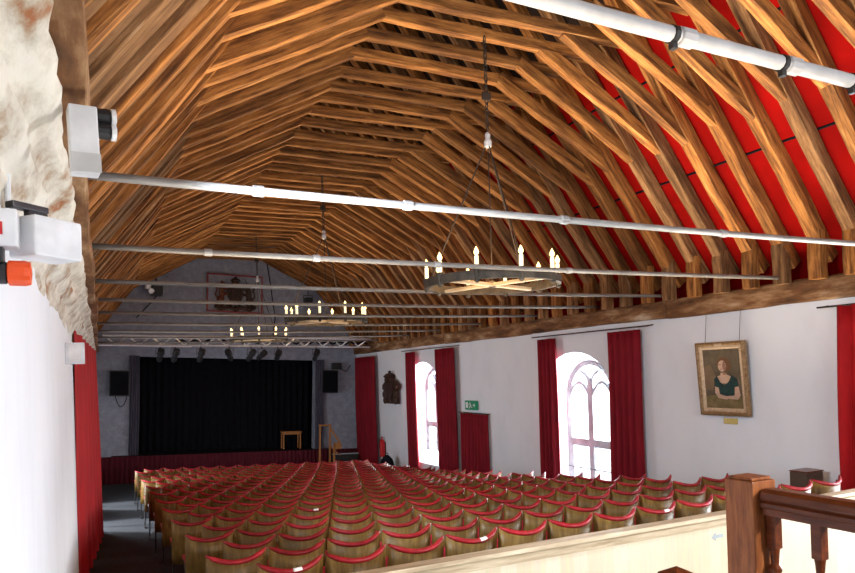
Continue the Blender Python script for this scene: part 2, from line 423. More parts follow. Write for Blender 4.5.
# ------------------------------------------------------------------ roof planes
EA = 1.05
def slope_plane(name, side, mat, off, t0, t1):
    # plane parallel to the rafters, "off" behind their inner edge
    sx = 1 if side > 0 else -1
    bm = NB()
    n = 60
    for i in range(n):
        y0, y1 = YB+(YG+.4-YB)*i/n, YB+(YG+.4-YB)*(i+1)/n
        prevz = None
        P0 = (4.22+.0+off*1.3, 1.6); P1 = (0, 1.6+(4.22+off*1.3)*1.30)
        m = 8
        for k in range(0, m):
            def pt(t): return (P0[0]+(P1[0]-P0[0])*t, P0[1]+(P1[1]-P0[1])*t)
            a, b_ = pt(t0+(t1-t0)*k/m), pt(t0+(t1-t0)*(k+1)/m)
            bm.faces.new([bm.verts.new(c) for c in ((CX+sx*a[0], y0, a[1]), (CX+sx*a[0], y1, a[1]), (CX+sx*b_[0], y1, b_[1]), (CX+sx*b_[0], y0, b_[1]))])
    bmesh.ops.remove_doubles(bm, verts=bm.verts, dist=.001)
    return struct(name, bm, mat)
slope_plane('ceiling_right', 1, M['redroof'], .20, -.16, .50)
slope_plane('ceiling_left', -1, M['roofleft'], .13, -.16, .42)
slope_plane('ceiling_ridge', 1, M['roofshade'], .20, .50, 1)
slope_plane('ceiling_ridge_slope', -1, M['roofshade'], .13, .42, 1)
# dark joints between the red panels
ang = math.atan(1.30)
for j, t in enumerate((.20, .40)):
    p = (CX+(4.22+.26)*(1-t)-.012, 1.6+(4.22+.26)*1.30*t-.012)
    bm = NB(); tube(bm, [(p[0]+.02, YB, p[1]+.02), (p[0]+.02, YG, p[1]+.02)], .022, 6); struct(f'trim_{40+j}', bm, M['black'])

# ------------------------------------------------------------------ roof trusses
TR0, TRS, NT = 24.15, .51, 48
FOOT, MERGE, JOINT, ZC = (4.26, 1.60), (3.07, 3.07), (1.08, 4.15), 4.15
NV = 5
var = {}
for v in range(NV):
    s = 100+v*7
    Lr = math.hypot(4.55, 4.55*1.30)
    var['rafter', v] = mesh_of(beam_bm(Lr, .155, .20, s, 16, .026), M['beamgrey'] if v % 2 else M['beam'], 'rafter')
    Lb = math.hypot(MERGE[0]+.28-JOINT[0], MERGE[1]-.05-JOINT[1])
    var['brace', v] = mesh_of(beam_bm(Lb, .118, .18, s+1, 9, .020), M['beam'], 'brace')
    var['collar', v] = mesh_of(beam_bm(2*2.2, .11, .135, s+2, 12, .024), M['beam'], 'collar')
    var['ashlar', v] = mesh_of(beam_bm(.64, .175, .17, s+3, 4, .012), M['beamgrey'] if v % 2 == 0 else M['beam'], 'ashlar_post')
rt = random.Random(11)
def add_mesh(name, me, parent, loc, ry):
    o = bpy.data.objects.new(name, me); COL.objects.link(o); o.parent = parent; o.location = loc; o.rotation_euler = (0, ry, 0); return o
for k in range(NT):
    y = TR0-TRS*k
    t = empty('roof_truss', (CX-.045, y+rt.uniform(-.025, .025), 1.06), f'old timber roof truss with rafters, braces and collar, {ORD[k+1]} from the stage gable', 'roof truss', 'timber roof trusses')
    dz = rt.uniform(-.025, .025)
    add_mesh('collar', var['collar', rt.randrange(NV)], t, (-2.2, .0, ZC+.07-1.06+dz), rt.uniform(-.006, .006))
    for sx in (1, -1):
        # rafter: inner edge through FOOT and slope 1.30, centre line .10 outside
        L = math.hypot(1, 1.30); nx, nz = 1.30/L, 1/L
        p0 = (FOOT[0]+.25+nx*.10, FOOT[1]-.25*1.30+nz*.10)
        th = math.atan2(1.30, -1)
        if sx < 0: ry = -(PI-th); loc = (-p0[0], 0, p0[1]-1.06)
        else: ry = -th; loc = (p0[0], 0, p0[1]-1.06)
        add_mesh('rafter', var['rafter', rt.randrange(NV)], t, loc, ry)
        # brace: underside from JOINT to MERGE
        dx, dzb = MERGE[0]-JOINT[0], MERGE[1]-JOINT[1]; Lb = math.hypot(dx, dzb)
        bn = (-dzb/Lb, dx/Lb)
        p0 = (JOINT[0]+bn[0]*.10, JOINT[1]+bn[1]*.10+dz)
        tb = math.atan2(dzb, dx)
        if sx > 0: add_mesh('brace', var['brace', rt.randrange(NV)], t, (p0[0], 0, p0[1]-1.06), -tb+rt.uniform(-.008, .008))
        else: add_mesh('brace', var['brace', rt.randrange(NV)], t, (-p0[0], 0, p0[1]-1.06), -(PI-tb)+rt.uniform(-.008, .008))
        add_mesh('ashlar_post', var['ashlar', rt.randrange(NV)], t, (sx*(FOOT[0]+.085), 0, .0), -PI/2)

# ------------------------------------------------------------------ gable, stage
bm = NB()
def gq(x0, x1, z0, z1, y=YG):
    bm.faces.new([bm.verts.new(c) for c in ((x0, y, z0), (x1, y, z0), (x1, y, z1), (x0, y, z1))])
OX0, OX1, OZ0, OZ1 = 1.12, 7.12, -2.55, .72
gq(XL-.2, OX0, -4, OZ1); gq(OX1, XR+.2, -4, OZ1); gq(OX0, OX1, -4, OZ0); gq(XL-.2, XR+.2, OZ1, 1.1)
bm.faces.new([bm.verts.new(c) for c in ((XL-1.6, YG, 1.1), (XR+1.6, YG, 1.1), (CX+.05, YG, 8.2), (CX-.05, YG, 8.2))])
for (x0, x1) in ((OX0, OX0), (OX1, OX1)):
    bm.faces.new([bm.verts.new(c) for c in ((x0, YG, OZ0), (x0, YG+.35, OZ0), (x0, YG+.35, OZ1), (x0, YG, OZ1))])
bm.faces.new([bm.verts.new(c) for c in ((OX0, YG, OZ1), (OX1, YG, OZ1), (OX1, YG+.35, OZ1), (OX0, YG+.35, OZ1))])
struct('wall_front', bm, M['gable'])
bm = NB()      # stage house beyond the opening, draped in black
for c in (((OX0-.8, 28.6, -2.6), (OX1+.8, 28.6, -2.6), (OX1+.8, 28.6, 1.6), (OX0-.8, 28.6, 1.6)), ((OX0-.8, YG+.35, -2.6), (OX0-.8, 28.6, -2.6), (OX0-.8, 28.6, 1.6), (OX0-.8, YG+.35, 1.6)),
          ((OX1+.8, YG+.35, -2.6), (OX1+.8, 28.6, -2.6), (OX1+.8, 28.6, 1.6), (OX1+.8, YG+.35, 1.6)), ((OX0-.8, YG+.35, 1.6), (OX1+.8, YG+.35, 1.6), (OX1+.8, 28.6, 1.6), (OX0-.8, 28.6, 1.6))):
    bm.faces.new([bm.verts.new(p) for p in c])
gq(OX0-.8, OX0, -2.6, 1.6, YG+.34); gq(OX1, OX1+.8, -2.6, 1.6, YG+.34); gq(OX0-.1, OX1+.1, OZ1, 1.6, YG+.34)
struct('wall_stage', bm, M['black'])
bm = NB(); box(bm, OX0-.8, OX1+.8, 24.12, 28.6, -2.60, -2.55); struct('floor_stage', bm, M['black'])
def folds(bm, axis, a0, a1, z0, z1, base, amp, nf, nz=6, flare=0., seed=1, head=.0, thick=.0, narrow=1.):
    """pleated cloth sheet along one axis ('x' or 'y') at depth base"""
    r = random.Random(seed); n = nf*8
    ph = [r.uniform(.75, 1.25) for _ in range(nf+1)]
    rows = []
    for j in range(nz+1):
        tz = j/nz; z = z1+(z0-z1)*tz
        row = []
        for i in range(n+1):
            t = i/n; mid = (a0+a1)/2
            wv = 1+flare*tz
            a = mid+(a0-mid+(a1-a0)*t)*wv*(1-(1-narrow)*math.sin(PI*min(1, tz*1.05))*.5)
            f = t*nf; am = amp*(ph[int(f) % nf]*(1-f+int(f))+ph[(int(f)+1) % nf]*(f-int(f)))*(.75+.4*tz)
            d = base+am*math.sin(2*PI*f+.5*math.sin(tz*2+seed))+.012*math.sin(tz*5+t*7+seed)
            a += .012*math.sin(tz*4+f*1.7+seed)
            row.append(bm.verts.new((a, d, z) if axis == 'x' else (d, a, z)))
        rows.append(row)
    for p, q in zip(rows, rows[1:]):
        for i in range(n): bm.faces.new((p[i], p[i+1], q[i+1], q[i]))
bm = NB(); folds(bm, 'x', -.25, OX1+1.6, FLOOR, -2.55, 24.08, .02, 60, 2, seed=3)
o = obj('stage_skirt', bm, M['stagered'], None, True); tag(o, 'dark red pleated cloth skirt along the front of the stage', 'stage skirt')
bm = NB(); box(bm, XL, XR, 24.12, YG, FLOOR, -2.62); struct('floor_stage_apron', bm, M['black'])
for nm, x0, x1, lab in (('stage_drape', OX0-.29, OX0+.01, 'narrow grey violet drape at the stage opening, beside the wall speaker with looped cable'), ('stage_drape', OX1-.01, OX1+.33, 'narrow grey violet drape at the stage opening, behind the wooden stair handrail')):
    bm = NB(); folds(bm, 'x', x0, x1, OZ0+.01, OZ1+.02, YG-.10, .03, 4, 6, seed=5)
    tag(obj(nm, bm, M['legdrape'], None, True), lab, 'drape', 'drapes at the stage opening')
bm = NB(); folds(bm, 'x', OX0-.02, OX1+.02, OZ0+.02, OZ1-.01, YG+.9, .05, 26, 4, seed=9)
tag(obj('stage_curtain', bm, M['black'], None, True), 'wide black curtain closing the stage opening', 'curtain')

# ------------------------------------------------------------------ wooden things on and by the stage
t = empty('small_table', (6.36, 24.85, -2.55), 'small open-legged wooden table standing on the stage', 'table')
bm = NB(); box(bm, -.36, .36, -.2, .2, .60, .64, .008); obj('tabletop', bm, M['orangewood'], t)
bm = NB(); box(bm, -.32, .32, -.17, -.14, .53, .60); box(bm, -.32, .32, .14, .17, .53, .60); obj('apron', bm, M['orangewood'], t)
for sx in (-1, 1):
    for sy in (-1, 1):
        bm = NB(); box(bm, sx*.31-.022, sx*.31+.022, sy*.16-.022, sy*.16+.022, 0, .60, .004); obj('leg', bm, M['orangewood'], t)
t = empty('stair_handrail', (7.25, 23.3, FLOOR), 'orange wooden handrail frame at the top of the stage steps', 'handrail')
for (x, y) in ((-.25, 0), (.12, 0), (.12, -.5)):
    bm = NB(); box(bm, x-.03, x+.03, y-.03, y+.03, 0 if y < 0 else .0, 1.80 if y == 0 else 1.25, .006); obj('post', bm, M['orangewood'], t)
bm = NB(); box(bm, -.30, .17, -.04, .04, 1.80, 1.86, .01); obj('top_rail', bm, M['orangewood'], t)
bm = NB()
tube(bm, [(.13, .0, 1.72), (.36, -.35, 1.25), (.36, -.5, 1.1)], .035, 6); tube(bm, [(.12, 0, 1.1), (.34, -.4, .8)], .025, 6); obj('sloping_rail', bm, M['orangewood'], t)
bm = NB(); box(bm, .12, .36, -.53, -.47, 1.02, 1.25); obj('bracket', bm, M['orangewood'], t)
t = empty('stage_steps', (8.10, 23.45, FLOOR), 'dark steps with pale nosings up to the stage in the corner', 'steps')
for k in range(3):
    bm = NB(); box(bm, -.55, .45, -.45+.28*k, .45, .0 if k == 0 else .26*k, .26*(k+1), .006); s = obj('step', bm, M['iron'], t)
    bm = NB(); box(bm, -.55, .45, -.47+.28*k, -.44+.28*k, .26*(k+1)-.03, .26*(k+1)+.004); obj('nosing', bm, M['metal_edge'], s)

# loudspeakers flanking the stage
def wall_speaker(x, z, lab, loop):
    t = empty('wall_loudspeaker', (x, YG-.22, z), lab, 'loudspeaker', 'loudspeakers flanking the stage')
    bm = NB(); prism(bm, [(-.30, -.18), (.30, -.18), (.22, .18), (-.22, .18)], 'z', -.42, .42); obj('cabinet', bm, M['blackplastic'], t)
    bm = NB(); box(bm, -.27, .27, -.20, -.185, -.38, .38, .005); obj('grille', bm, M['black'], t)
    bm = NB(); box(bm, -.05, .05, .17, .22, -.1, .1); obj('bracket', bm, M['steel'], t)
    if loop:
        bm = NB(); tube(bm, [(-.12+.36*k/10, -.02, -.40-.36*math.sin(PI*k/10)**.8) for k in range(11)], .012, 6); obj('cable', bm, M['black'], t)
wall_speaker(.52, -.18, 'black loudspeaker with a looped cable on the grey wall beside the stage', True)
wall_speaker(7.58, -.06, 'black loudspeaker on the grey wall above the stage steps', False)

# royal arms in its red frame on the gable
t = empty('royal_arms', (4.18, YG-.06, 2.33), 'dark carved royal arms mounted in a thin red frame on the gable', 'coat of arms')
bm = NB(); w, h = .96, 1.34
for a in ((-w, -w+.05, 0, h), (w-.05, w, 0, h), (-w+.05, w-.05, 0, .05), (-w+.05, w-.05, h-.05, h)): box(bm, a[0], a[1], -.03, .04, a[2], a[3], .008)
obj('frame', bm, M['frame_red'], t)
bm = NB()
prism(bm, [(-.27, .98), (.27, .98), (.27, .62), (.2, .42), (0, .28), (-.2, .42), (-.27, .62)], 'y', -.10, -.02)
for k in range(-2, 3): box(bm, k*.1-.03, k*.1+.03, -.13, -.09, .5, .92, .01)
obj('shield', bm, M['carve'], t)
bm = NB(); lathe(bm, [(.13, 0), (.14, .04), (.11, .06), (.17, .14), (.13, .2), (.03, .23), (.05, .26), (.0, .29)], 0, -.06, 12, 'z', .98)
for k in range(5): ball(bm, (-.14+.07*k, -.08, 1.12), .035, sub=1)
obj('crown', bm, M['carve'], t)
def supporter(s, mane):
    bm = NB()
    ball(bm, (s*.46, -.06, .66), .13, (.8, .6, 1.7)); ball(bm, (s*.50, -.06, .45), .14, (1, .6, 1)); ball(bm, (s*.42, -.07, .93), .10, (1.1, .8, 1.1))
    tube(bm, [(s*.42, -.06, .82), (s*.32, -.08, .80), (s*.28, -.1, .88)], .04, 8); tube(bm, [(s*.42, -.06, .68), (s*.32, -.08, .62), (s*.27, -.1, .66)], .04, 8)
    tube(bm, [(s*.5, -.06, .42), (s*.40, -.07, .30), (s*.44, -.08, .2)], [.07, .05, .035], 8); tube(bm, [(s*.54, -.06, .40), (s*.57, -.07, .28), (s*.54, -.08, .2)], [.07, .05, .035], 8)
    tube(bm, [(s*.58, -.05, .46), (s*.68, -.05, .6), (s*.62, -.05, .8), (s*.66, -.05, .92)], [.03, .025, .025, .04], 8)
    if mane: ball(bm, (s*.46, -.05, .9), .13, (1, .7, 1)); ball(bm, (s*.46, -.05, 1.05), .05)
    else: tube(bm, [(s*.40, -.08, 1.0), (s*.30, -.1, 1.2)], [.02, .004], 6); tube(bm, [(s*.42, -.08, .93), (s*.32, -.1, .9)], [.06, .04], 8)
    return bm
obj('supporter', supporter(-1, True), M['carve2'], t, True); obj('supporter', supporter(1, False), M['carve'], t, True)
bm = NB(); tube(bm, [(-.7, -.06, .22), (-.5, -.08, .12), (-.2, -.1, .18), (0, -.1, .1), (.2, -.1, .18), (.5, -.08, .12), (.7, -.06, .22)], .07, 8, squash=(1, .6))
for k in range(9): ball(bm, (-.6+.15*k, -.06, .2+.03*(k % 2)), .06, sub=1)
obj('motto_scroll', bm, M['carve'], t, True)

# carved arms on the window wall
t = empty('carved_crest', (XR-.11, 20.8, -1.0), 'dark carved heraldic crest hanging on the white window wall', 'coat of arms')
bm = NB(); prism(bm, [(-.62, 0), (.62, 0), (.60, .45), (.72, .5), (.66, .62), (.55, .70), (.44, .78), (-.44, .78), (-.55, .70), (-.72, .62), (-.70, .50), (-.58, .45)], 'x', -.02, .04); obj('backboard', bm, M['carve'], t)
bm = NB(); prism(bm, [(-.3, .68), (.3, .68), (.3, .35), (0, .08), (-.3, .35)], 'x', -.09, -.02)
for (y, z, r) in ((-.45, .3, .15), (.45, .3, .15), (-.5, .55, .12), (.5, .55, .12), (-.45, .1, .12), (.45, .1, .12), (0, .12, .12), (-.2, .8, .1), (.2, .8, .1)): ball(bm, (-.04, y, z), r, (.5, 1, 1))
obj('shield', bm, M['carve'], t, False)
bm = NB(); lathe(bm, [(.16, 0), (.2, .06), (.17, .1), (.22, .18), (.12, .26), (.04, .28), (.06, .33), (.0, .37)], -.03, 0, 12, 'z', .74); obj('crown', bm, M['carve'], t)

# hanging projector and lamp on the gable, little box in the corner
t = empty('hanging_projector', (1.46, 23.9, 2.78), 'black projector hanging beneath the rafters in front of the gable', 'projector')
bm = NB(); box(bm, -.05, .30, -.2, .2, -.06, .30, .02); obj('housing', bm, M['blackplastic'], t)
bm = NB(); lathe(bm, [(.08, 0), (.1, .02), (.1, .1), (.07, .12)], -.06, -.28, 12, 'y', .05); obj('lens', bm, M['alu'], t)
bm = NB(); box(bm, -.24, -.06, -.15, .1, .12, .34, .03); obj('lamp_head', bm, M['alu'], t)
bm = NB(); tube(bm, [(.1, 0, .3), (.1, 0, .62)], .03, 8); obj('bracket', bm, M['blackplastic'], t)
t = empty('stage_spotlight', (6.78, 23.9, 2.62), 'black spotlight hanging high on the gable beyond the second chandelier', 'spotlight')
bm = NB(); box(bm, -.13, .13, -.15, .15, 0, .28, .03); obj('housing', bm, M['blackplastic'], t)
bm = NB(); tube(bm, [(-.16, 0, .14), (-.16, 0, .36), (.16, 0, .36), (.16, 0, .14)], .018, 6); tube(bm, [(0, 0, .36), (0, 0, .62)], .02, 6); obj('yoke', bm, M['steel'], t)
t = empty('monitor_speaker', (7.93, YG-.13, .52), 'small dark box speaker high in the corner by the red curtain', 'loudspeaker')
bm = NB(); box(bm, -.2, .14, -.13, .1, -.12, .12, .02); obj('cabinet', bm, M['blackplastic'], t)
bm = NB(); tube(bm, [(.1, 0, -.1), (.35, -.05, -.2), (.5, -.05, .05)], .015, 6); obj('cable', bm, M['black'], t)
for nm, pts, lab in (('hanging_cable', [(1.0, YG-.05, 2.0), (1.5, YG-.06, 2.6), (1.75, YG-.08, 3.0)], 'thin black cable slanting across the gable to the projector'),
                     ('hanging_cable', [(5.25, YG-.1, 4.3), (5.42, YG-.05, 3.4), (5.6, YG-.05, 2.2), (5.5, YG-.05, 1.3)], 'thin black cable dropping beside the framed royal arms')):
    bm = NB(); tube(bm, pts, .018, 6); tag(obj(nm, bm, M['black']), lab, 'cable', 'cables on the gable')

# ------------------------------------------------------------------ lighting truss across the stage
t = empty('lighting_truss', (3.8, 22.0, 1.05), 'long aluminium lighting truss spanning the hall in front of the stage', 'lighting truss')
bm = NB()
for z, y in ((0, 0), (.27, -.14), (.27, .14)): tube(bm, [(-3.75, y, z), (4.6, y, z-.02)], .03, 8)
obj('chord', bm, M['alu'], t)
bm = NB(); n = 26
for i in range(n):
    x0, x1 = -3.7+8.2*i/n, -3.7+8.2*(i+1)/n
    for yy in (-.14, .14): tube(bm, [(x0, 0 if i % 2 else yy, 0 if i % 2 else .26), (x1, yy if i % 2 else 0, .26 if i % 2 else 0)], .020, 6)
obj('lacing', bm, M['alu'], t)
bm = NB(); tube(bm, [(-4.0, -.25, -.02), (-1.3, -.25, -.04)], .035, 8); obj('cross_bar', bm, M['alu'], t)
bm = NB(); tube(bm, [(-1.7, .0, .16)]+[(-1.7+6.2*k/40, .03*math.sin(k*1.7), .12+.05*math.sin(k*2.3)) for k in range(41)], .035, 6); obj('cable_bundle', bm, M['black'], t)
rl = random.Random(5)
LX = [1.62, 2.05, 2.80, 3.66, 4.34, 4.68, 5.20, 6.48]
for i, x in enumerate(LX):
    big = i in (0, 2, 4)
    t = empty('stage_spotlight', (x, 21.98, .745), f'black stage spotlight under the lighting truss, {ORD[i+1]} from the red curtained side wall' if False else f'black stage spotlight clamped under the lighting truss, {ORD[i+1]} from the projector side', 'spotlight', 'spotlights under the lighting truss')
    a = rl.uniform(-.5, .5); tl = rl.uniform(.4, .9)
    bm = NB(); lathe(bm, [(.10, -.20), (.105, -.05), (.085, 0), (.085, .20), (.06, .24)], 0, 0, 12, 'y')
    R_ = Matrix.Rotation(a, 4, 'Z') @ Matrix.Rotation(-tl, 4, 'X')
    bmesh.ops.transform(bm, matrix=R_, verts=bm.verts); obj('housing', bm, M['blackplastic'], t)
    bm = NB(); tube(bm, [(-.12, 0, 0), (-.12, 0, .2), (.12, 0, .2), (.12, 0, 0)], .014, 6); obj('yoke', bm, M['steel'], t)
    bm = NB(); tube(bm, [(0, 0, .2), (0, 0, .27)], .028, 6); obj('clamp', bm, M['steel'], t)

# ------------------------------------------------------------------ iron tie rods
RY = [1.74, 4.15, 6.3, 8.45, 10.3, 12.2, 14.4, 16.6, 18.9, 21.25]
for i, y in enumerate(RY):
    n = len(RY)-i
    bm = NB(); x0, x1 = -.06, 8.72
    dip = .03
    zz = [1.175, 1.15, 1.15, 1.15, 1.15, 1.15, 1.15, 1.15, 1.15, 1.15][i]
    pts = [(x0+(x1-x0)*k/16, y, zz-dip*math.sin(PI*k/16)) for k in range(17)]
    tube(bm, pts, .026 if i else .027, 10)
    o = obj('tie_rod', bm, M['rodwhite'] if i == 0 else M['rod'] if i < 2 else M['rodgrey'], None, True)
    tag(o, ('pale' if i < 2 else 'grey')+f' iron tie rod spanning the hall between wall plates, {ORD[n]} from the stage', 'tie rod', 'iron tie rods')
    if i < 3:
        for xx in ((1.9, 2.47, 2.9) if i == 0 else (.9, 1.9, 3.2, 4.9)):
            bm = NB(); zc = zz-dip*math.sin(PI*(xx-x0)/(x1-x0)); 
            lathe(bm, [(.030, -.035), (.034, -.03), (.034, .03), (.030, .035)], xx, y, 10, 'x', zc); obj('coupling', bm, M['rod'] if i else M['rodwhite'], o)
            if i == 0:
                bm = NB(); lathe(bm, [(.029, -.012), (.033, -.010), (.033, .010), (.029, .012)], xx-.06, y, 10, 'x', zc); box(bm, xx-.072, xx-.048, y-.012, y+.012, zc-.052, zc-.03, .004); obj('clamp', bm, M['iron'], o)

# ------------------------------------------------------------------ chandeliers
def ring_pts(r, n, z): return [(r*math.cos(2*PI*k/n), r*math.sin(2*PI*k/n), z) for k in range(n)]
def make_chandelier():
    t = empty('chandelier', (4.42, 7.2, 1.08), 'x', 'chandelier', 'ring chandeliers')
    R0 = .815
    bm = NB(); n = 48; rings = []
    for r, z in ((R0, -.05), (R0+.025, -.045), (R0+.025, .055), (R0, .06), (R0-.03, .055), (R0-.03, -.045)):
        rings.append([bm.verts.new(p) for p in ring_pts(r, n, z)])
    for i in range(6):
        a, b_ = rings[i], rings[(i+1) % 6]
        for k in range(n): bm.faces.new((a[k], a[(k+1) % n], b_[(k+1) % n], b_[k]))
    obj('ring', bm, M['chandwood'], t)
    for a in (.35, .35+PI/2):
        bm = NB(); box(bm, -R0+.03, R0-.03, -.035, .035, -.04, .0, .006); s = obj('spoke', bm, M['cap'], t); s.rotation_euler = (0, 0, a); s.location.z = .002 if a > 1 else -.002
    for k in range(10):
        a = 2*PI*k/10+.18
        x, y = (R0+.0)*math.cos(a), (R0+.0)*math.sin(a)
        bm = NB(); lathe(bm, [(.015, -.085), (.03, -.07), (.035, .0), (.05, .07), (.045, .08), (.012, .082)], x, y, 10); cup = obj('candle_cup', bm, M['chandwood'], t)
        bm = NB(); lathe(bm, [(.024, .08), (.024, .215), (.016, .222)], x, y, 10); obj('candle', bm, M['candle'], cup)
        bm = NB(); lathe(bm, [(.008, .222), (.026, .242), (.030, .265), (.018, .295), (.003, .325)], x, y, 10); obj('bulb', bm, M['flame'], cup)
    for k in range(3):
        a = 2*PI*k/3+.45
        bm = NB(); tube(bm, [(R0*.97*math.cos(a), R0*.97*math.sin(a), .05), (.02*math.cos(a), .02*math.sin(a), 1.72)], .009, 6); obj('suspension_cord', bm, M['chain'], t)
    bm = NB(); tube(bm, [(0, 0, -.02), (0, 0, 1.72)], .008, 6); lathe(bm, [(.02, -.06), (.05, -.04), (.05, 0), (.02, .03)], 0, 0, 10); obj('centre_cord', bm, M['chain'], t)
    bm = NB(); lathe(bm, [(.01, 1.68), (.045, 1.70), (.05, 1.76), (.03, 1.80), (.035, 1.85), (.015, 1.88)], 0, 0, 12); obj('pulley', bm, M['greyplastic'], t)
    bm = NB()
    for k in range(17):
        z = 1.88+.07*k; ax = k % 2
        tube(bm, [((.022*math.cos(q) if ax else 0), (0 if ax else .022*math.cos(q)), z+.045+.048*math.sin(q)) for q in [2*PI*j/10 for j in range(10)]], .008, 6, closed=True)
    box(bm, -.06, .06, -.02, .02, 2.28, 2.38, .01)
    obj('chain', bm, M['chain'], t)
    return t
ch = make_chandelier()
ch['label'] = 'large ring chandelier with lit candle bulbs, the one nearest the balcony rail'
for y, z, lab in ((13.5, 1.14, 'ring chandelier with lit candle bulbs hanging midway down the hall'), (20.1, 1.14, 'ring chandelier with lit candle bulbs, nearest the stage lighting truss')):
    c = copy_tree(ch); c.location = (CX, y, z); c['label'] = lab; c.rotation_euler.z = .3 if y < 15 else .55

# ------------------------------------------------------------------ curtains, rods on the window wall
def curtain(y0, y1, z0, z1, nf, lab, x=XR-.16, flare=0., seed=1, amp=.055, mat='curtain', name='window_curtain', group='red curtains on the window wall', narrow=1.):
    y0, y1 = y0*x/XR, y1*x/XR
    bm = NB(); folds(bm, 'y', y0, y1, z0, z1, x, amp, nf, 10, flare, seed, narrow=narrow)
    o = obj(name, bm, M[mat], None, True); s = o.modifiers.new('thickness', 'SOLIDIFY'); s.thickness = .012
    tag(o, lab, 'curtain', group); return o
curtain(22.6, 24.5, -3.3, .63, 7, 'full length crimson curtain in the corner beside the stage steps', seed=2, x=XR-.20, name='corner_curtain')
curtain(19.1, 19.75, -3.28, .64, 4, 'narrow crimson curtain beside the window, next to the carved crest', seed=3)
curtain(16.5, 17.6, -3.1, .65, 6, 'crimson window curtain standing next to the short doorway curtain', seed=4)
curtain(11.9, 12.5, -2.75, .63, 4, 'slim crimson curtain at the middle window, on the side toward the stage', seed=6, narrow=1.05)
curtain(9.35, 10.22, -2.55, .64, 5, 'broad crimson curtain at the middle window, on the side toward the portrait', seed=7, amp=.05, narrow=.97)
curtain(4.6, 5.72, -2.2, .69, 6, 'bright scarlet curtain past the portrait, beside the partition end', seed=8, mat='curtainleft')
curtain(14.82, 16.2, -3.0, -1.12, 8, 'short crimson curtain over the doorway below the green exit sign', seed=9, x=XR-.09, name='door_curtain')
for i, (a, b_, lab) in enumerate(((16.1, 19.7, 'thin black curtain rail over the window next to the carved crest'), (8.95, 12.5, 'thin black curtain rail over the middle window'), (2.2, 5.86, 'thin black curtain rail holding the scarlet curtain past the portrait'))):
    t = empty('curtain_rail', (XR-.16, (a+b_)/2, .69), lab, 'curtain rail', 'curtain rails on the window wall')
    bm = NB(); tube(bm, [(0, -(b_-a)/2, 0), (0, (b_-a)/2, 0)], .012, 8); obj('rail', bm, M['iron'], t)
    for yy in (-(b_-a)/2+.05, (b_-a)/2-.05, 0):
        bm = NB(); tube(bm, [(0, yy, 0), (.16, yy, .02)], .010, 6); obj('bracket', bm, M['iron'], t)
bm = NB(); tube(bm, [(XR-.09, 14.55, -1.10), (XR-.09, 16.15, -1.10)], .012, 8); tag(obj('curtain_rail', bm, M['iron']), 'short black rail above the doorway curtain', 'curtain rail', 'curtain rails on the window wall')

# long red curtain against the side wall by the viewer
bm = NB(); n = 90; rows = []
for j in range(9):
    tz = j/8; row = []
    for i in range(n+1):
        t = i/n; y = 9.4+4.9*t+.35*tz*t
        z0 = floor_z(y, 0)+.02; z1 = .60+.07*(1-t)**2
        z = z1+(z0-z1)*tz
        x = -.275+.21*t**.9+.05*min(1, t*6)*math.sin(t*2*PI*7+.6*math.sin(tz*3))*(.6+.5*tz)+.022*tz*t-.035*tz*(1-t)
        row.append(bm.verts.new((x, y, z)))
    rows.append(row)
for p, q in zip(rows, rows[1:]):
    for i in range(n): bm.faces.new((p[i], p[i+1], q[i+1], q[i]))
tag(obj('side_curtain', bm, M['curtainleft'], None, True), 'long scarlet curtain hanging against the side wall along the aisle', 'curtain')

# ------------------------------------------------------------------ portrait
t = empty('framed_portrait', (XR-.05, 7.46, -.82), 'gilt framed portrait of a woman in a dark green dress', 'picture')
t.rotation_euler = (0, -.075, 0)
W2, H2 = .455, 1.15
bm = NB()
def frame_ring(bm, o0, o1, d0, d1):
    # o: inset from the outer edge
    a = [(-W2+o0, o0), (W2-o0, o0), (W2-o0, H2-o0), (-W2+o0, H2-o0)]; b_ = [(-W2+o1, o1), (W2-o1, o1), (W2-o1, H2-o1), (-W2+o1, H2-o1)]
    for i in range(4):
        j = (i+1) % 4
        bm.faces.new([bm.verts.new(c) for c in ((-d0, *a[i]), (-d0, *a[j]), (-d1, *b_[j]), (-d1, *b_[i]))])
frame_ring(bm, 0, 0, 0, .06); frame_ring(bm, 0, .035, .06, .075); frame_ring(bm, .035, .06, .075, .05)
bmesh.ops.remove_doubles(bm, verts=bm.verts, dist=.0005)
obj('frame', bm, M['gold'], t)
bm = NB(); frame_ring(bm, .06, .085, .05, .056); frame_ring(bm, .085, .115, .056, .03); obj('slip', bm, M['palegold'], t)
bm = NB(); box(bm, -.072, -.058, -.07, .07, H2-.062, H2-.024); obj('nameplate', bm, M['palegold'], t)
# the painting itself: flat painted areas on the canvas
pm = [ramp_noise('painted ground', [(.3, (.075, .055, .032)), (.7, (.17, .13, .08))], (1, 1, 1), 4, 5, .6), plain('painted skin', (.58, .38, .27)), plain('painted hair', (.15, .07, .028)),
      ramp_noise('painted green dress', [(.35, (.008, .018, .018)), (.7, (.014, .06, .05))], (1, 1, 1), 9, 5, .5), ramp_noise('painted table', [(.3, (.13, .10, .04)), (.7, (.26, .19, .08))], (1, 1, 1), 9, 5, .6), plain('painted shade', (.30, .16, .10)), plain('painted warm ground', (.20, .13, .07))]
bm = NB(); LAY = [0]
def paint(poly, mi):
    # poly in canvas units: u 0 (stage side) .. 1, v 0 bottom .. 1; drawn facing the hall
    LAY[0] += 1; d = -.028-.0004*LAY[0]
    iw, ih = W2-.115, H2-.23
    f = bm.faces.new([bm.verts.new((d, iw-2*iw*u, .115+ih*v)) for u, v in poly]); f.material_index = mi
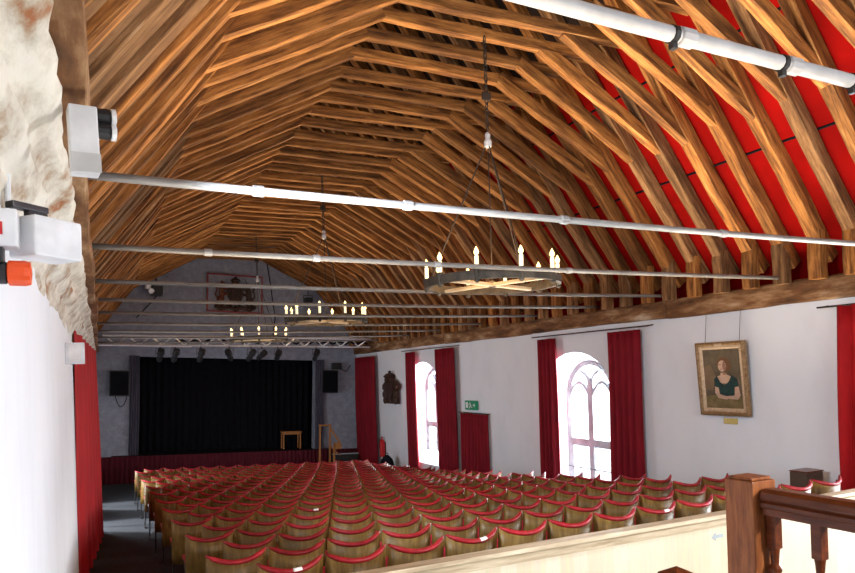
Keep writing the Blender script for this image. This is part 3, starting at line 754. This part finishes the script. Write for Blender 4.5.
def ell(cu, cv, a, b_, rot=0, n=20): 
    return [(cu+a*math.cos(q)*math.cos(rot)-b_*math.sin(q)*math.sin(rot)*1.0, cv+(a*math.cos(q)*math.sin(rot)+b_*math.sin(q)*math.cos(rot))) for q in [2*PI*k/n for k in range(n)]]
paint([(0, 0), (1, 0), (1, 1), (0, 1)], 0)
paint([(0, .3), (.22, .3), (.3, .55), (.2, .75), (0, .7)], 6)
paint([(.5, .3), (1, .3), (1, .72), (.8, .8), (.6, .6)], 0)
paint([(0, 0), (1, 0), (1, .18), (.6, .24), (0, .20)], 4)
paint(ell(.56, .74, .19, .125), 2)                                     # hair
paint(ell(.66, .70, .10, .075), 2)
paint([(.46, .60), (.62, .60), (.64, .48), (.46, .48)], 1)             # neck
paint([(.52, .62), (.62, .60), (.62, .52), (.54, .54)], 5)
paint(ell(.52, .715, .115, .095, .1), 1)                               # face
paint(ell(.58, .715, .05, .08), 5)
paint([(.40, .74), (.50, .745), (.50, .735), (.40, .73)], 2); paint([(.45, .665), (.52, .668), (.52, .655), (.46, .655)], 5)
paint([(.30, .53), (.46, .56), (.64, .57), (.84, .50), (.80, .42), (.34, .42)], 1)   # shoulders
paint([(.27, .50), (.36, .55), (.44, .44), (.56, .39), (.68, .46), (.76, .56), (.90, .50), (.93, .38), (.82, .34), (.80, .18), (.42, .17), (.40, .34), (.28, .36)], 3)   # dress
paint([(.28, .37), (.38, .35), (.40, .24), (.60, .20), (.60, .15), (.36, .17), (.27, .26)], 1)          # arm
paint([(.82, .36), (.92, .37), (.96, .22), (.88, .15), (.56, .165), (.56, .205), (.80, .22)], 1)       # arm
paint(ell(.50, .185, .12, .028), 1)
paint([(.34, .0), (.82, .0), (.78, .15), (.40, .145)], 4)
obj('canvas', bm, pm, t)
for yy in (7.95, 7.2):
    pass
t2 = bm = NB(); tube(bm, [(XR-.11, 7.78, .30), (XR-.06, 7.78, .80)], .004, 5); tube(bm, [(XR-.11, 7.14, .30), (XR-.06, 7.14, .80)], .004, 5)
obj('hanging_wire', bm, M['steel'])
wobj = bpy.data.objects['hanging_wire']; wobj.parent = t; wobj.matrix_parent_inverse = (Matrix.Translation((XR-.05, 7.46, -.82)) @ Matrix.Rotation(-.075, 4, 'Y')).inverted()
bm = NB(); box(bm, XR-.035, XR-.002, 7.30, 7.54, -.955, -.865, .006)
tag(obj('plaque_sign', bm, M['brass']), 'small brass plaque on the wall under the portrait', 'plaque')

# ------------------------------------------------------------------ exit sign
t = empty('exit_sign', (XR-.06, 15.5, -1.02), 'green running man exit sign above the doorway curtain', 'sign')
bm = NB(); box(bm, -.03, .04, -.29, .29, 0, .24, .006); obj('panel', bm, M['green'], t)
bm = NB(); d0, d1 = -.036, -.030
prism(bm, [(.24, .05), (.12, .05), (.12, .20), (.24, .20)], 'x', d0, d1)                          # doorway
ball(bm, (-.033, .02, .19), .022, (.2, 1, 1), 1)
prism(bm, [(.03, .165), (-.03, .165), (-.045, .105), (.0, .10)], 'x', d0, d1); prism(bm, [(-.02, .11), (.02, .11), (.075, .05), (.05, .035), (.0, .08)], 'x', d0, d1)
prism(bm, [(-.045, .11), (-.01, .11), (-.05, .06), (-.10, .055), (-.10, .075), (-.06, .08)], 'x', d0, d1); prism(bm, [(.03, .16), (.085, .12), (.095, .135), (.03, .175)], 'x', d0, d1)
prism(bm, [(-.13, .11), (-.19, .11), (-.19, .07), (-.25, .125), (-.19, .18), (-.19, .14), (-.13, .14)], 'x', d0, d1)
obj('pictogram', bm, M['white'], t)

# ------------------------------------------------------------------ small things along the window wall
t = empty('fire_extinguisher', (XR-.12, 21.72, -2.85), 'red fire extinguisher on the white wall below the carved crest', 'fire extinguisher')
bm = NB(); lathe(bm, [(.085, 0), (.095, .02), (.095, .50), (.06, .57), (.03, .6)], 0, 0, 14); obj('cylinder', bm, M['red'], t)
bm = NB(); tube(bm, [(0, 0, .6), (0, 0, .68)], .02, 8); box(bm, -.02, .02, -.1, .06, .66, .69, .005); obj('valve', bm, M['red'], t)
bm = NB(); tube(bm, [(0, .02, .64), (-.03, .14, .6), (-.04, .15, .3), (-.02, .12, .2)], .014, 6); obj('hose', bm, M['iron'], t)
bm = NB(); box(bm, .08, .117, -.05, .05, .1, .5); obj('bracket', bm, M['iron'], t)
t = empty('black_bag', (8.38, 20.6, floor_z(20.4, 8.2)), 'black upright bag by the wall near the fire extinguisher', 'bag')
bm = NB(); lathe(bm, [(.24, 0), (.26, .1), (.25, .55), (.19, .78), (.10, .88), (.05, .92)], 0, 0, 14); obj('body', bm, M['black'], t, True)
bm = NB(); tube(bm, [(-.05, 0, .90), (-.04, 0, .98), (.04, 0, .98), (.05, 0, .90)], .014, 6); obj('handle', bm, M['black'], t)
t = empty('brown_cabinet', (8.40, 5.93, floor_z(5.95)), 'small dark brown cabinet against the wall beside the scarlet curtain', 'cabinet')
bm = NB(); box(bm, -.17, .17, -.12, .12, 0, .82, .012); obj('carcass', bm, M['boxbrown'], t)
bm = NB(); box(bm, -.145, .145, -.132, -.12, .08, .78, .005); obj('door', bm, M['boxbrown'], t)
bm = NB(); box(bm, -.175, .175, -.13, .125, .822, .838, .005); obj('top', bm, M['railwood'], t)

# ------------------------------------------------------------------ things on the viewer's side wall
def white_speaker(name, c, size, rz, rx, lab):
    t = empty(name, c, lab, 'loudspeaker'); t.rotation_euler = (rx, 0, rz)
    w, d, h = size
    bm = NB(); box(bm, -w/2, w/2, -d/2, d/2, -h/2, h/2, .008); obj('cabinet', bm, M['whiteplastic'], t)
    bm = NB(); box(bm, w/2+.0005, w/2+.006, -d/2+.008, d/2-.008, -h/2+.008, h/2-.008, .003); obj('grille', bm, M['greyplastic'] if False else M['white'], t)
    return t
s = white_speaker('wall_speaker', (-.155, 2.66, .497), (.18, .13, .135), .72, 0, 'white box loudspeaker on an arm bracket below the crumbling plaster')
bm = NB(); box(bm, -.07, .0, -.012, .012, .068, .088); box(bm, -.13, .0, -.02, .02, .088, .110, .004); obj('bracket', bm, M['steel'], s)
t = empty('emergency_light', (-.03, 2.62, .84), 'white twin spot emergency light unit fixed under the timber wall plate', 'emergency light'); t.rotation_euler = (0, -.03, .12)
bm = NB(); box(bm, -.045, .045, -.04, .04, -.115, .115, .006); obj('casing', bm, M['whiteplastic'], t)
bm = NB(); box(bm, -.047, .047, -.044, -.040, -.115, -.05); obj('cover', bm, M['greyplastic'], t)
for z, dx in ((.085, .0), (.035, -.002)):
    bm = NB(); lathe(bm, [(.012, -.03), (.026, -.025), (.030, .02), (.024, .03)], .062+dx, .0, 12, 'x', z+.01); h_ = obj('lamp_head', bm, M['blackplastic'], t)
    bm = NB(); lathe(bm, [(.022, .030), (.031, .031), (.031, .045), (.02, .048)], .062+dx, .0, 12, 'x', z+.01); obj('lens', bm, M['whiteplastic'], h_)
t = empty('junction_box', (-.285, 2.55, .50), 'white junction box cut by the picture edge above the orange sounder', 'junction box')
bm = NB(); box(bm, -.015, .06, -.05, .05, -.055, .065, .006); obj('casing', bm, M['whiteplastic'], t)
bm = NB(); box(bm, .0, .02, -.055, -.05, -.02, .02); obj('catch', bm, M['red'], t)
for i, x in enumerate((-.283, -.258)):
    bm = NB(); tube(bm, [(x, 2.56+.04*i, .565), (x, 2.56+.04*i, .70)], .010, 8)
    tag(obj('conduit', bm, M['whiteplastic']), ('white cable conduit nearest the picture edge, rising from the junction box', 'white cable conduit rising between the junction box and the box loudspeaker')[i], 'conduit', 'white conduits')
t = empty('alarm_sounder', (-.298, 2.55, .365), 'orange red fire alarm sounder on a black base', 'alarm sounder')
bm = NB(); lathe(bm, [(.034, 0), (.036, .003), (.036, .035), (.03, .04)], 0, 0, 16, 'x'); box(bm, .005, .03, -.03, .03, .03, .085, .004); obj('base', bm, M['blackplastic'], t)
bm = NB(); lathe(bm, [(.036, .04), (.041, .044), (.041, .088), (.037, .104), (.02, .106), (.018, .10)], 0, 0, 18, 'x'); obj('drum', bm, M['orange'], t)
t = empty('smoke_detector_box', (-.27, 7.5, .30), 'small white box sticking out beside the long scarlet curtain', 'box')
bm = NB(); box(bm, -.03, .14, -.05, .05, -.105, .105, .006); obj('casing', bm, M['whiteplastic'], t)
bm = NB(); box(bm, .0, .11, -.055, -.05, -.08, .08, .003); obj('cover', bm, M['white'], t)

# ------------------------------------------------------------------ partition behind the back row
YP = 4.30
t = empty('partition_screen', (4.75, YP, -3.1), 'cream boarded screen with pale oak capping behind the back row', 'screen')
bm = NB(); box(bm, -4.0, 4.0, -.02, .02, 0, 1.70); obj('boarding', bm, M['cream'], t)
bm = NB(); prism(bm, [(-.055, 1.735), (-.05, 1.765), (.07, 1.765), (.075, 1.735), (.05, 1.70), (.025, 1.70), (.025, 1.66), (-.035, 1.66), (-.035, 1.715)], 'x', -4.0, 4.0); obj('capping', bm, M['cap'], t)
bm = NB()
ax, az = .095, 1.575
prism(bm, [(ax-.07, az), (ax-.02, az+.035), (ax-.02, az+.014), (ax+.07, az+.014), (ax+.07, az-.014), (ax-.02, az-.014), (ax-.02, az-.035)], 'y', -.024, -.0205)
obj('arrow', bm, M['arrow'], t)

# ------------------------------------------------------------------ balustrade in the foreground
t = empty('balustrade', (1.955, 1.585, -1.5), 'dark varnished balustrade with square newel post and turned balusters', 'balustrade')
bm = NB(); box(bm, -.055, .055, -.055, .055, 0, 1.108, .004); box(bm, -.046, .046, -.046, .046, 1.108, 1.118, .004); obj('newel_post', bm, M['darkwood'], t)
bm = NB()
prof = [(-.036, 0), (.036, 0), (.036, .022), (.044, .028), (.044, .04), (.038, .046), (.046, .056), (.042, .074), (.02, .084), (-.02, .084), (-.042, .074), (-.046, .056), (-.038, .046), (-.044, .04), (-.044, .028), (-.036, .022)]
prism(bm, prof, 'y', -.065, -3.2)
bmesh.ops.translate(bm, vec=(.01, 0, 1.0), verts=bm.verts)
obj('handrail', bm, M['railwood'], t)
def baluster(yy):
    bm = NB(); x = .01
    box(bm, x-.017, x+.017, yy-.017, yy+.017, .89, 1.0, .002); box(bm, x-.017, x+.017, yy-.017, yy+.017, .0, .16, .002)
    lathe(bm, [(.010, .16), (.016, .19), (.010, .22), (.014, .3), (.018, .42), (.014, .56), (.009, .74), (.011, .80), (.020, .815), (.021, .825), (.012, .838), (.014, .87), (.017, .89)], x, yy, 14)
    return bm
for k in range(10): obj('baluster', baluster(-.078-.155*k), M['railwood'], t)
bm = NB(); box(bm, -.03, .05, -3.2, -.06, -.1, .0, .004); obj('bottom_rail', bm, M['railwood'], t)
t = empty('newel_post', (2.98, 2.93, -3.1), 'pyramid-topped dark newel post lower on the stairs, before the screen', 'newel post')
bm = NB(); box(bm, -.055, .055, -.055, .055, 0, 1.86, .004); obj('shaft', bm, M['darkwood'], t)
bm = NB(); z = 1.86
v = [bm.verts.new(c) for c in ((-.075, -.075, z), (.075, -.075, z), (.075, .075, z), (-.075, .075, z), (-.075, -.075, z+.03), (.075, -.075, z+.03), (.075, .075, z+.03), (-.075, .075, z+.03), (0, 0, z+.07))]
for f in ((0, 1, 2, 3), (0, 1, 5, 4), (1, 2, 6, 5), (2, 3, 7, 6), (3, 0, 4, 7), (4, 5, 8), (5, 6, 8), (6, 7, 8), (7, 4, 8)): bm.faces.new([v[i] for i in f])
obj('cap', bm, M['railwood'], t)

# ------------------------------------------------------------------ theatre seats
def back_pt(u, v, off):
    """u -1..1 across, v 0..1 up; off = distance toward the stage"""
    au = abs(u)
    z0, z1 = .34, .812+.058*au**2.2
    z = z0+(z1-z0)*v
    return Vector((u*(.2395-off*.12), -.225+.105*au**2.0-.06*v+off, z))
def shell_bm(o0, o1, v0, v1, u0=-1, u1=1, nu=12, nv=3):
    bm = NB(); A, B = [], []
    for j in range(nv+1):
        v = v0+(v1-v0)*j/nv
        A.append([bm.verts.new(back_pt(u0+(u1-u0)*i/nu, v, o0)) for i in range(nu+1)])
        B.append([bm.verts.new(back_pt(u0+(u1-u0)*i/nu, v, o1)) for i in range(nu+1)])
    for j in range(nv):
        for i in range(nu):
            bm.faces.new((A[j][i], A[j][i+1], A[j+1][i+1], A[j+1][i])); bm.faces.new((B[j][i], B[j][i+1], B[j+1][i+1], B[j+1][i]))
    for j in range(nv):
        bm.faces.new((A[j][0], A[j+1][0], B[j+1][0], B[j][0])); bm.faces.new((A[j][nu], A[j+1][nu], B[j+1][nu], B[j][nu]))
    for i in range(nu):
        bm.faces.new((A[0][i], A[0][i+1], B[0][i+1], B[0][i])); bm.faces.new((A[nv][i], A[nv][i+1], B[nv][i+1], B[nv][i]))
    return bm
def make_seat():
    t = empty('theatre_seat', (0, 0, 0), 'x', 'theatre seat', 'tip-up theatre seats')
    obj('backrest', shell_bm(0, .016, 0, 1), M['ply'], t, True)
    obj('back_pad', shell_bm(.018, .048, .12, .94, -.93, .93), M['plush'], t, True)
    bm = NB(); tube(bm, [back_pt(-1+2*i/14, 1, .012)+Vector((0, 0, .004)) for i in range(15)], [.009 if i in (0, 14) else .016 if i in (1, 13) else .021 for i in range(15)], 8); obj('back_edging', bm, M['trimred'], t, True)
    bm = NB(); box(bm, -.20, .20, -.03, .03, -.2, .2, .022)
    bmesh.ops.transform(bm, matrix=Matrix.Translation((0, .02, .52)) @ Matrix.Rotation(-.30, 4, 'X'), verts=bm.verts); obj('seat', bm, M['plush'], t, True)
    for s in (-1, 1):
        bm = NB(); prism(bm, [(-.10, 0), (.16, 0), (.16, .03), (.06, .06), (.05, .44), (.15, .53), (.15, .575), (-.12, .575), (-.10, .40), (-.06, .06), (-.10, .03)], 'x', s*.2185-.008, s*.2185+.008); obj('leg', bm, M['iron'], t)
        bm = NB(); box(bm, s*.219-.022, s*.219+.022, -.12, .17, .577, .607, .010); obj('armrest', bm, M['trimred'], t)
    return t
proto = make_seat(); first = True
NROW = 21
white_marks = {(0, 0): .1, (0, 3): .2, (5, 3): .0, (0, 7): .1}  # white marks on the seat edging; one stands in for a small sheen
rs = random.Random(4)
nseat = 0; marked = []
for k in range(NROW):
    off = .95 if k % 2 == 0 else .70
    ncol = 13
    if k >= NROW-4: ncol = 13
    for c in range(ncol):
        if k == NROW-3 and c < 2: continue
        o = proto if first else copy_tree(proto); first = False
        y = seat_y(k)+.17
        o.location = (off+.25+.5*c, y, floor_z(y-.1, off+.25+.5*c)+rs.uniform(-.004, .004)); o.rotation_euler = (0, -tilt(y), rs.uniform(-.006, .006))
        row = NROW-k
        o['label'] = f'tip-up seat with red-edged plywood back, {ORD[row]} row from the stage, {ORD[c+1]} from the aisle'
        nseat += 1
        if (k, c) in white_marks: marked.append((o, white_marks[(k, c)]))
for o, u in marked:
            bm = NB()
            tube(bm, [back_pt(u-.13+.26*i/4, 1, .012)+Vector((0, -.003, .008)) for i in range(5)], .0185, 8); tg = obj('white_mark', bm, M['white'], o, True); tg['label'] = 'white mark on the edging'

# ------------------------------------------------------------------ rear wall (behind the viewer), with a tall window opening
bm = NB()
box(bm, XL-.3, 1.6, YB-.2, YB, -4.2, 6.9); box(bm, 6.9, XR+.6, YB-.2, YB, -4.2, 6.9); box(bm, 1.6, 6.9, YB-.2, YB, -4.2, -.9); box(bm, 1.6, 6.9, YB-.2, YB, 3.4, 7.2)
struct('wall_back', bm, M['wallwhite'])

# ------------------------------------------------------------------ lights
def area(name, loc, rot, sx, sy, power, col=(1, 1, 1)):
    l = bpy.data.lights.new(name, 'AREA'); l.shape = 'RECTANGLE'; l.size = sx; l.size_y = sy; l.energy = power; l.color = col
    o = bpy.data.objects.new(name, l); COL.objects.link(o); o.location = loc; o.rotation_euler = rot; return o
for i, (w, p) in enumerate(zip(WIN, (800, 420, 420))):
    area(f'daylight_window_{i}', (GX+.25, w+.22, -1.1), (0, PI/2, 0), 2.2, 1.35, p, (.95, .97, 1))
for i, (a, b_) in enumerate(LW):
    area(f'daylight_side_{i}', (XL-.3, (a+b_)/2, -1.5), (0, -PI/2-.0, 0), 2.0, 1.0, 90, (.85, .93, 1))
area('daylight_rear', (4.2, YB-.3, 1.2), (PI/2, 0, 0), 5.0, 4.0, 90, (1, .97, .93))
def spot(name, loc, target, power, cone, col, soft=.3, blend=.6):
    l = bpy.data.lights.new(name, 'SPOT'); l.energy = power; l.color = col; l.spot_size = cone; l.spot_blend = blend; l.shadow_soft_size = soft
    o = bpy.data.objects.new(name, l); COL.objects.link(o); o.location = loc
    o.rotation_euler = (Vector(target)-Vector(loc)).to_track_quat('-Z', 'Y').to_euler(); return o
spot('partition_fill', (7.0, -2.2, -.55), (4.6, 4.0, -4.6), 1500, math.radians(72), (1, .96, .90), .25, .25)  # unseen spot added to brighten the partition boards
spot('newel_fill', (3.3, -1.6, .5), (1.98, 1.5, -.75), 420, math.radians(24), (1, .93, .82), .1, .4)  # added spot, no visible fitting, lights the near face of the newel
spot('right_wall_fill', (.5, 3.4, .8), (8.8, 9.5, .1), 680, math.radians(95), (.82, .91, 1))  # unseen cool fill added to lift the window wall
for a, b_ in LW:
    spot('sky_shaft', (-1.5, (a+b_)/2+.3, 1.0), (.6, (a+b_)/2-.1, -3.0), 2200, math.radians(60), (.92, .96, 1), .12, .3)
for nm, x, y, z, sx, sy, p in (('roof_fill_side', 1.7, 4.6, -1.2, 2.2, 6.0, 130), ('roof_fill_near', 6.2, 4.6, -1.0, 4.6, 6.6, 270), ('roof_fill_far', 4.4, 15.0, -1.6, 7.0, 11.0, 120)):  # area lights added in mid-air to brighten the roof undersides
    o = area(nm, (x, y, z), (PI, 0, 0), sx, sy, p, (1, .84, .62)); o.data.spread = math.radians(52)
for y, z, p in ((7.2, 1.3, 70), (13.6, 1.4, 55), (20.1, 1.4, 40)):
    l = bpy.data.lights.new('chandelier_glow', 'POINT'); l.energy = p; l.color = (1, .62, .28); l.shadow_soft_size = .5
    o = bpy.data.objects.new('chandelier_glow', l); COL.objects.link(o); o.location = (CX+.1, y, z)

w = bpy.data.worlds.new('overcast'); SC.world = w; w.use_nodes = True
bg = w.node_tree.nodes['Background']; bg.inputs['Color'].default_value = (.93, .97, 1, 1); bg.inputs['Strength'].default_value = 2.5

# ------------------------------------------------------------------ give loose meshes an origin at their own base, then lift everything to hall level
for o in list(SC.objects):
    if o.parent is None and o.type == 'MESH' and o.location.length < 1e-6 and o.rotation_euler.to_quaternion().angle < 1e-6 and o.get('kind') != 'structure':
        vs = o.data.vertices
        lo = Vector([min(v.co[i] for v in vs) for i in range(3)]); hi = Vector([max(v.co[i] for v in vs) for i in range(3)])
        b0 = Vector(((lo.x+hi.x)/2, (lo.y+hi.y)/2, lo.z))
        o.data.transform(Matrix.Translation(-b0)); o.location = b0
        for c in o.children: c.matrix_parent_inverse = Matrix.Translation(-b0)
LEAN = Matrix.Translation((4.0, 0, -1.0)) @ Matrix.Rotation(.044, 4, 'Y') @ Matrix.Translation((-4.0, 0, 1.0))
LEANERS = ('wall_front', 'wall_stage', 'floor_stage', 'stage_', 'small_table', 'stair_handrail', 'royal_arms', 'wall_loudspeaker', 'hanging_', 'monitor_speaker')
LEAN2 = Matrix.Translation((4.0, 0, -1.0)) @ Matrix.Rotation(.020, 4, 'Y') @ Matrix.Translation((-4.0, 0, 1.0))
bpy.context.view_layer.update()
for o in SC.objects:
    if o.parent is None and o.name.startswith(('lighting_truss', 'stage_spotlight')): o.matrix_world = LEAN2 @ o.matrix_world
    elif o.parent is None and o.name.startswith(LEANERS): o.matrix_world = LEAN @ o.matrix_world
for o in SC.objects:
    if o.parent is None: o.location.z += ZO

# ------------------------------------------------------------------ camera
F, CYP = 677.0, 368.0
yaw, pit, rol = math.radians(25.82), math.radians(.37), math.radians(-1.89)
cam = bpy.data.cameras.new('camera'); co = bpy.data.objects.new('camera', cam); COL.objects.link(co); SC.camera = co
r = Vector((math.cos(yaw), -math.sin(yaw), 0)); fw = Vector((math.sin(yaw)*math.cos(pit), math.cos(yaw)*math.cos(pit), math.sin(pit))); u = r.cross(fw)
r2 = r*math.cos(rol)+u*math.sin(rol); u2 = -r*math.sin(rol)+u*math.cos(rol)
m = Matrix((r2, u2, -fw)).transposed().to_4x4(); m.translation = (0, 0, ZO)
co.matrix_world = m
cam.sensor_width = 36; cam.lens = F/855*36; cam.shift_y = (CYP-286.5)/855; cam.clip_start = .02
SC.view_settings.view_transform = 'Standard'; SC.view_settings.look = 'None'; SC.view_settings.exposure = .27
SC.cycles.max_bounces = 8; SC.cycles.diffuse_bounces = 5; SC.cycles.use_denoising = True
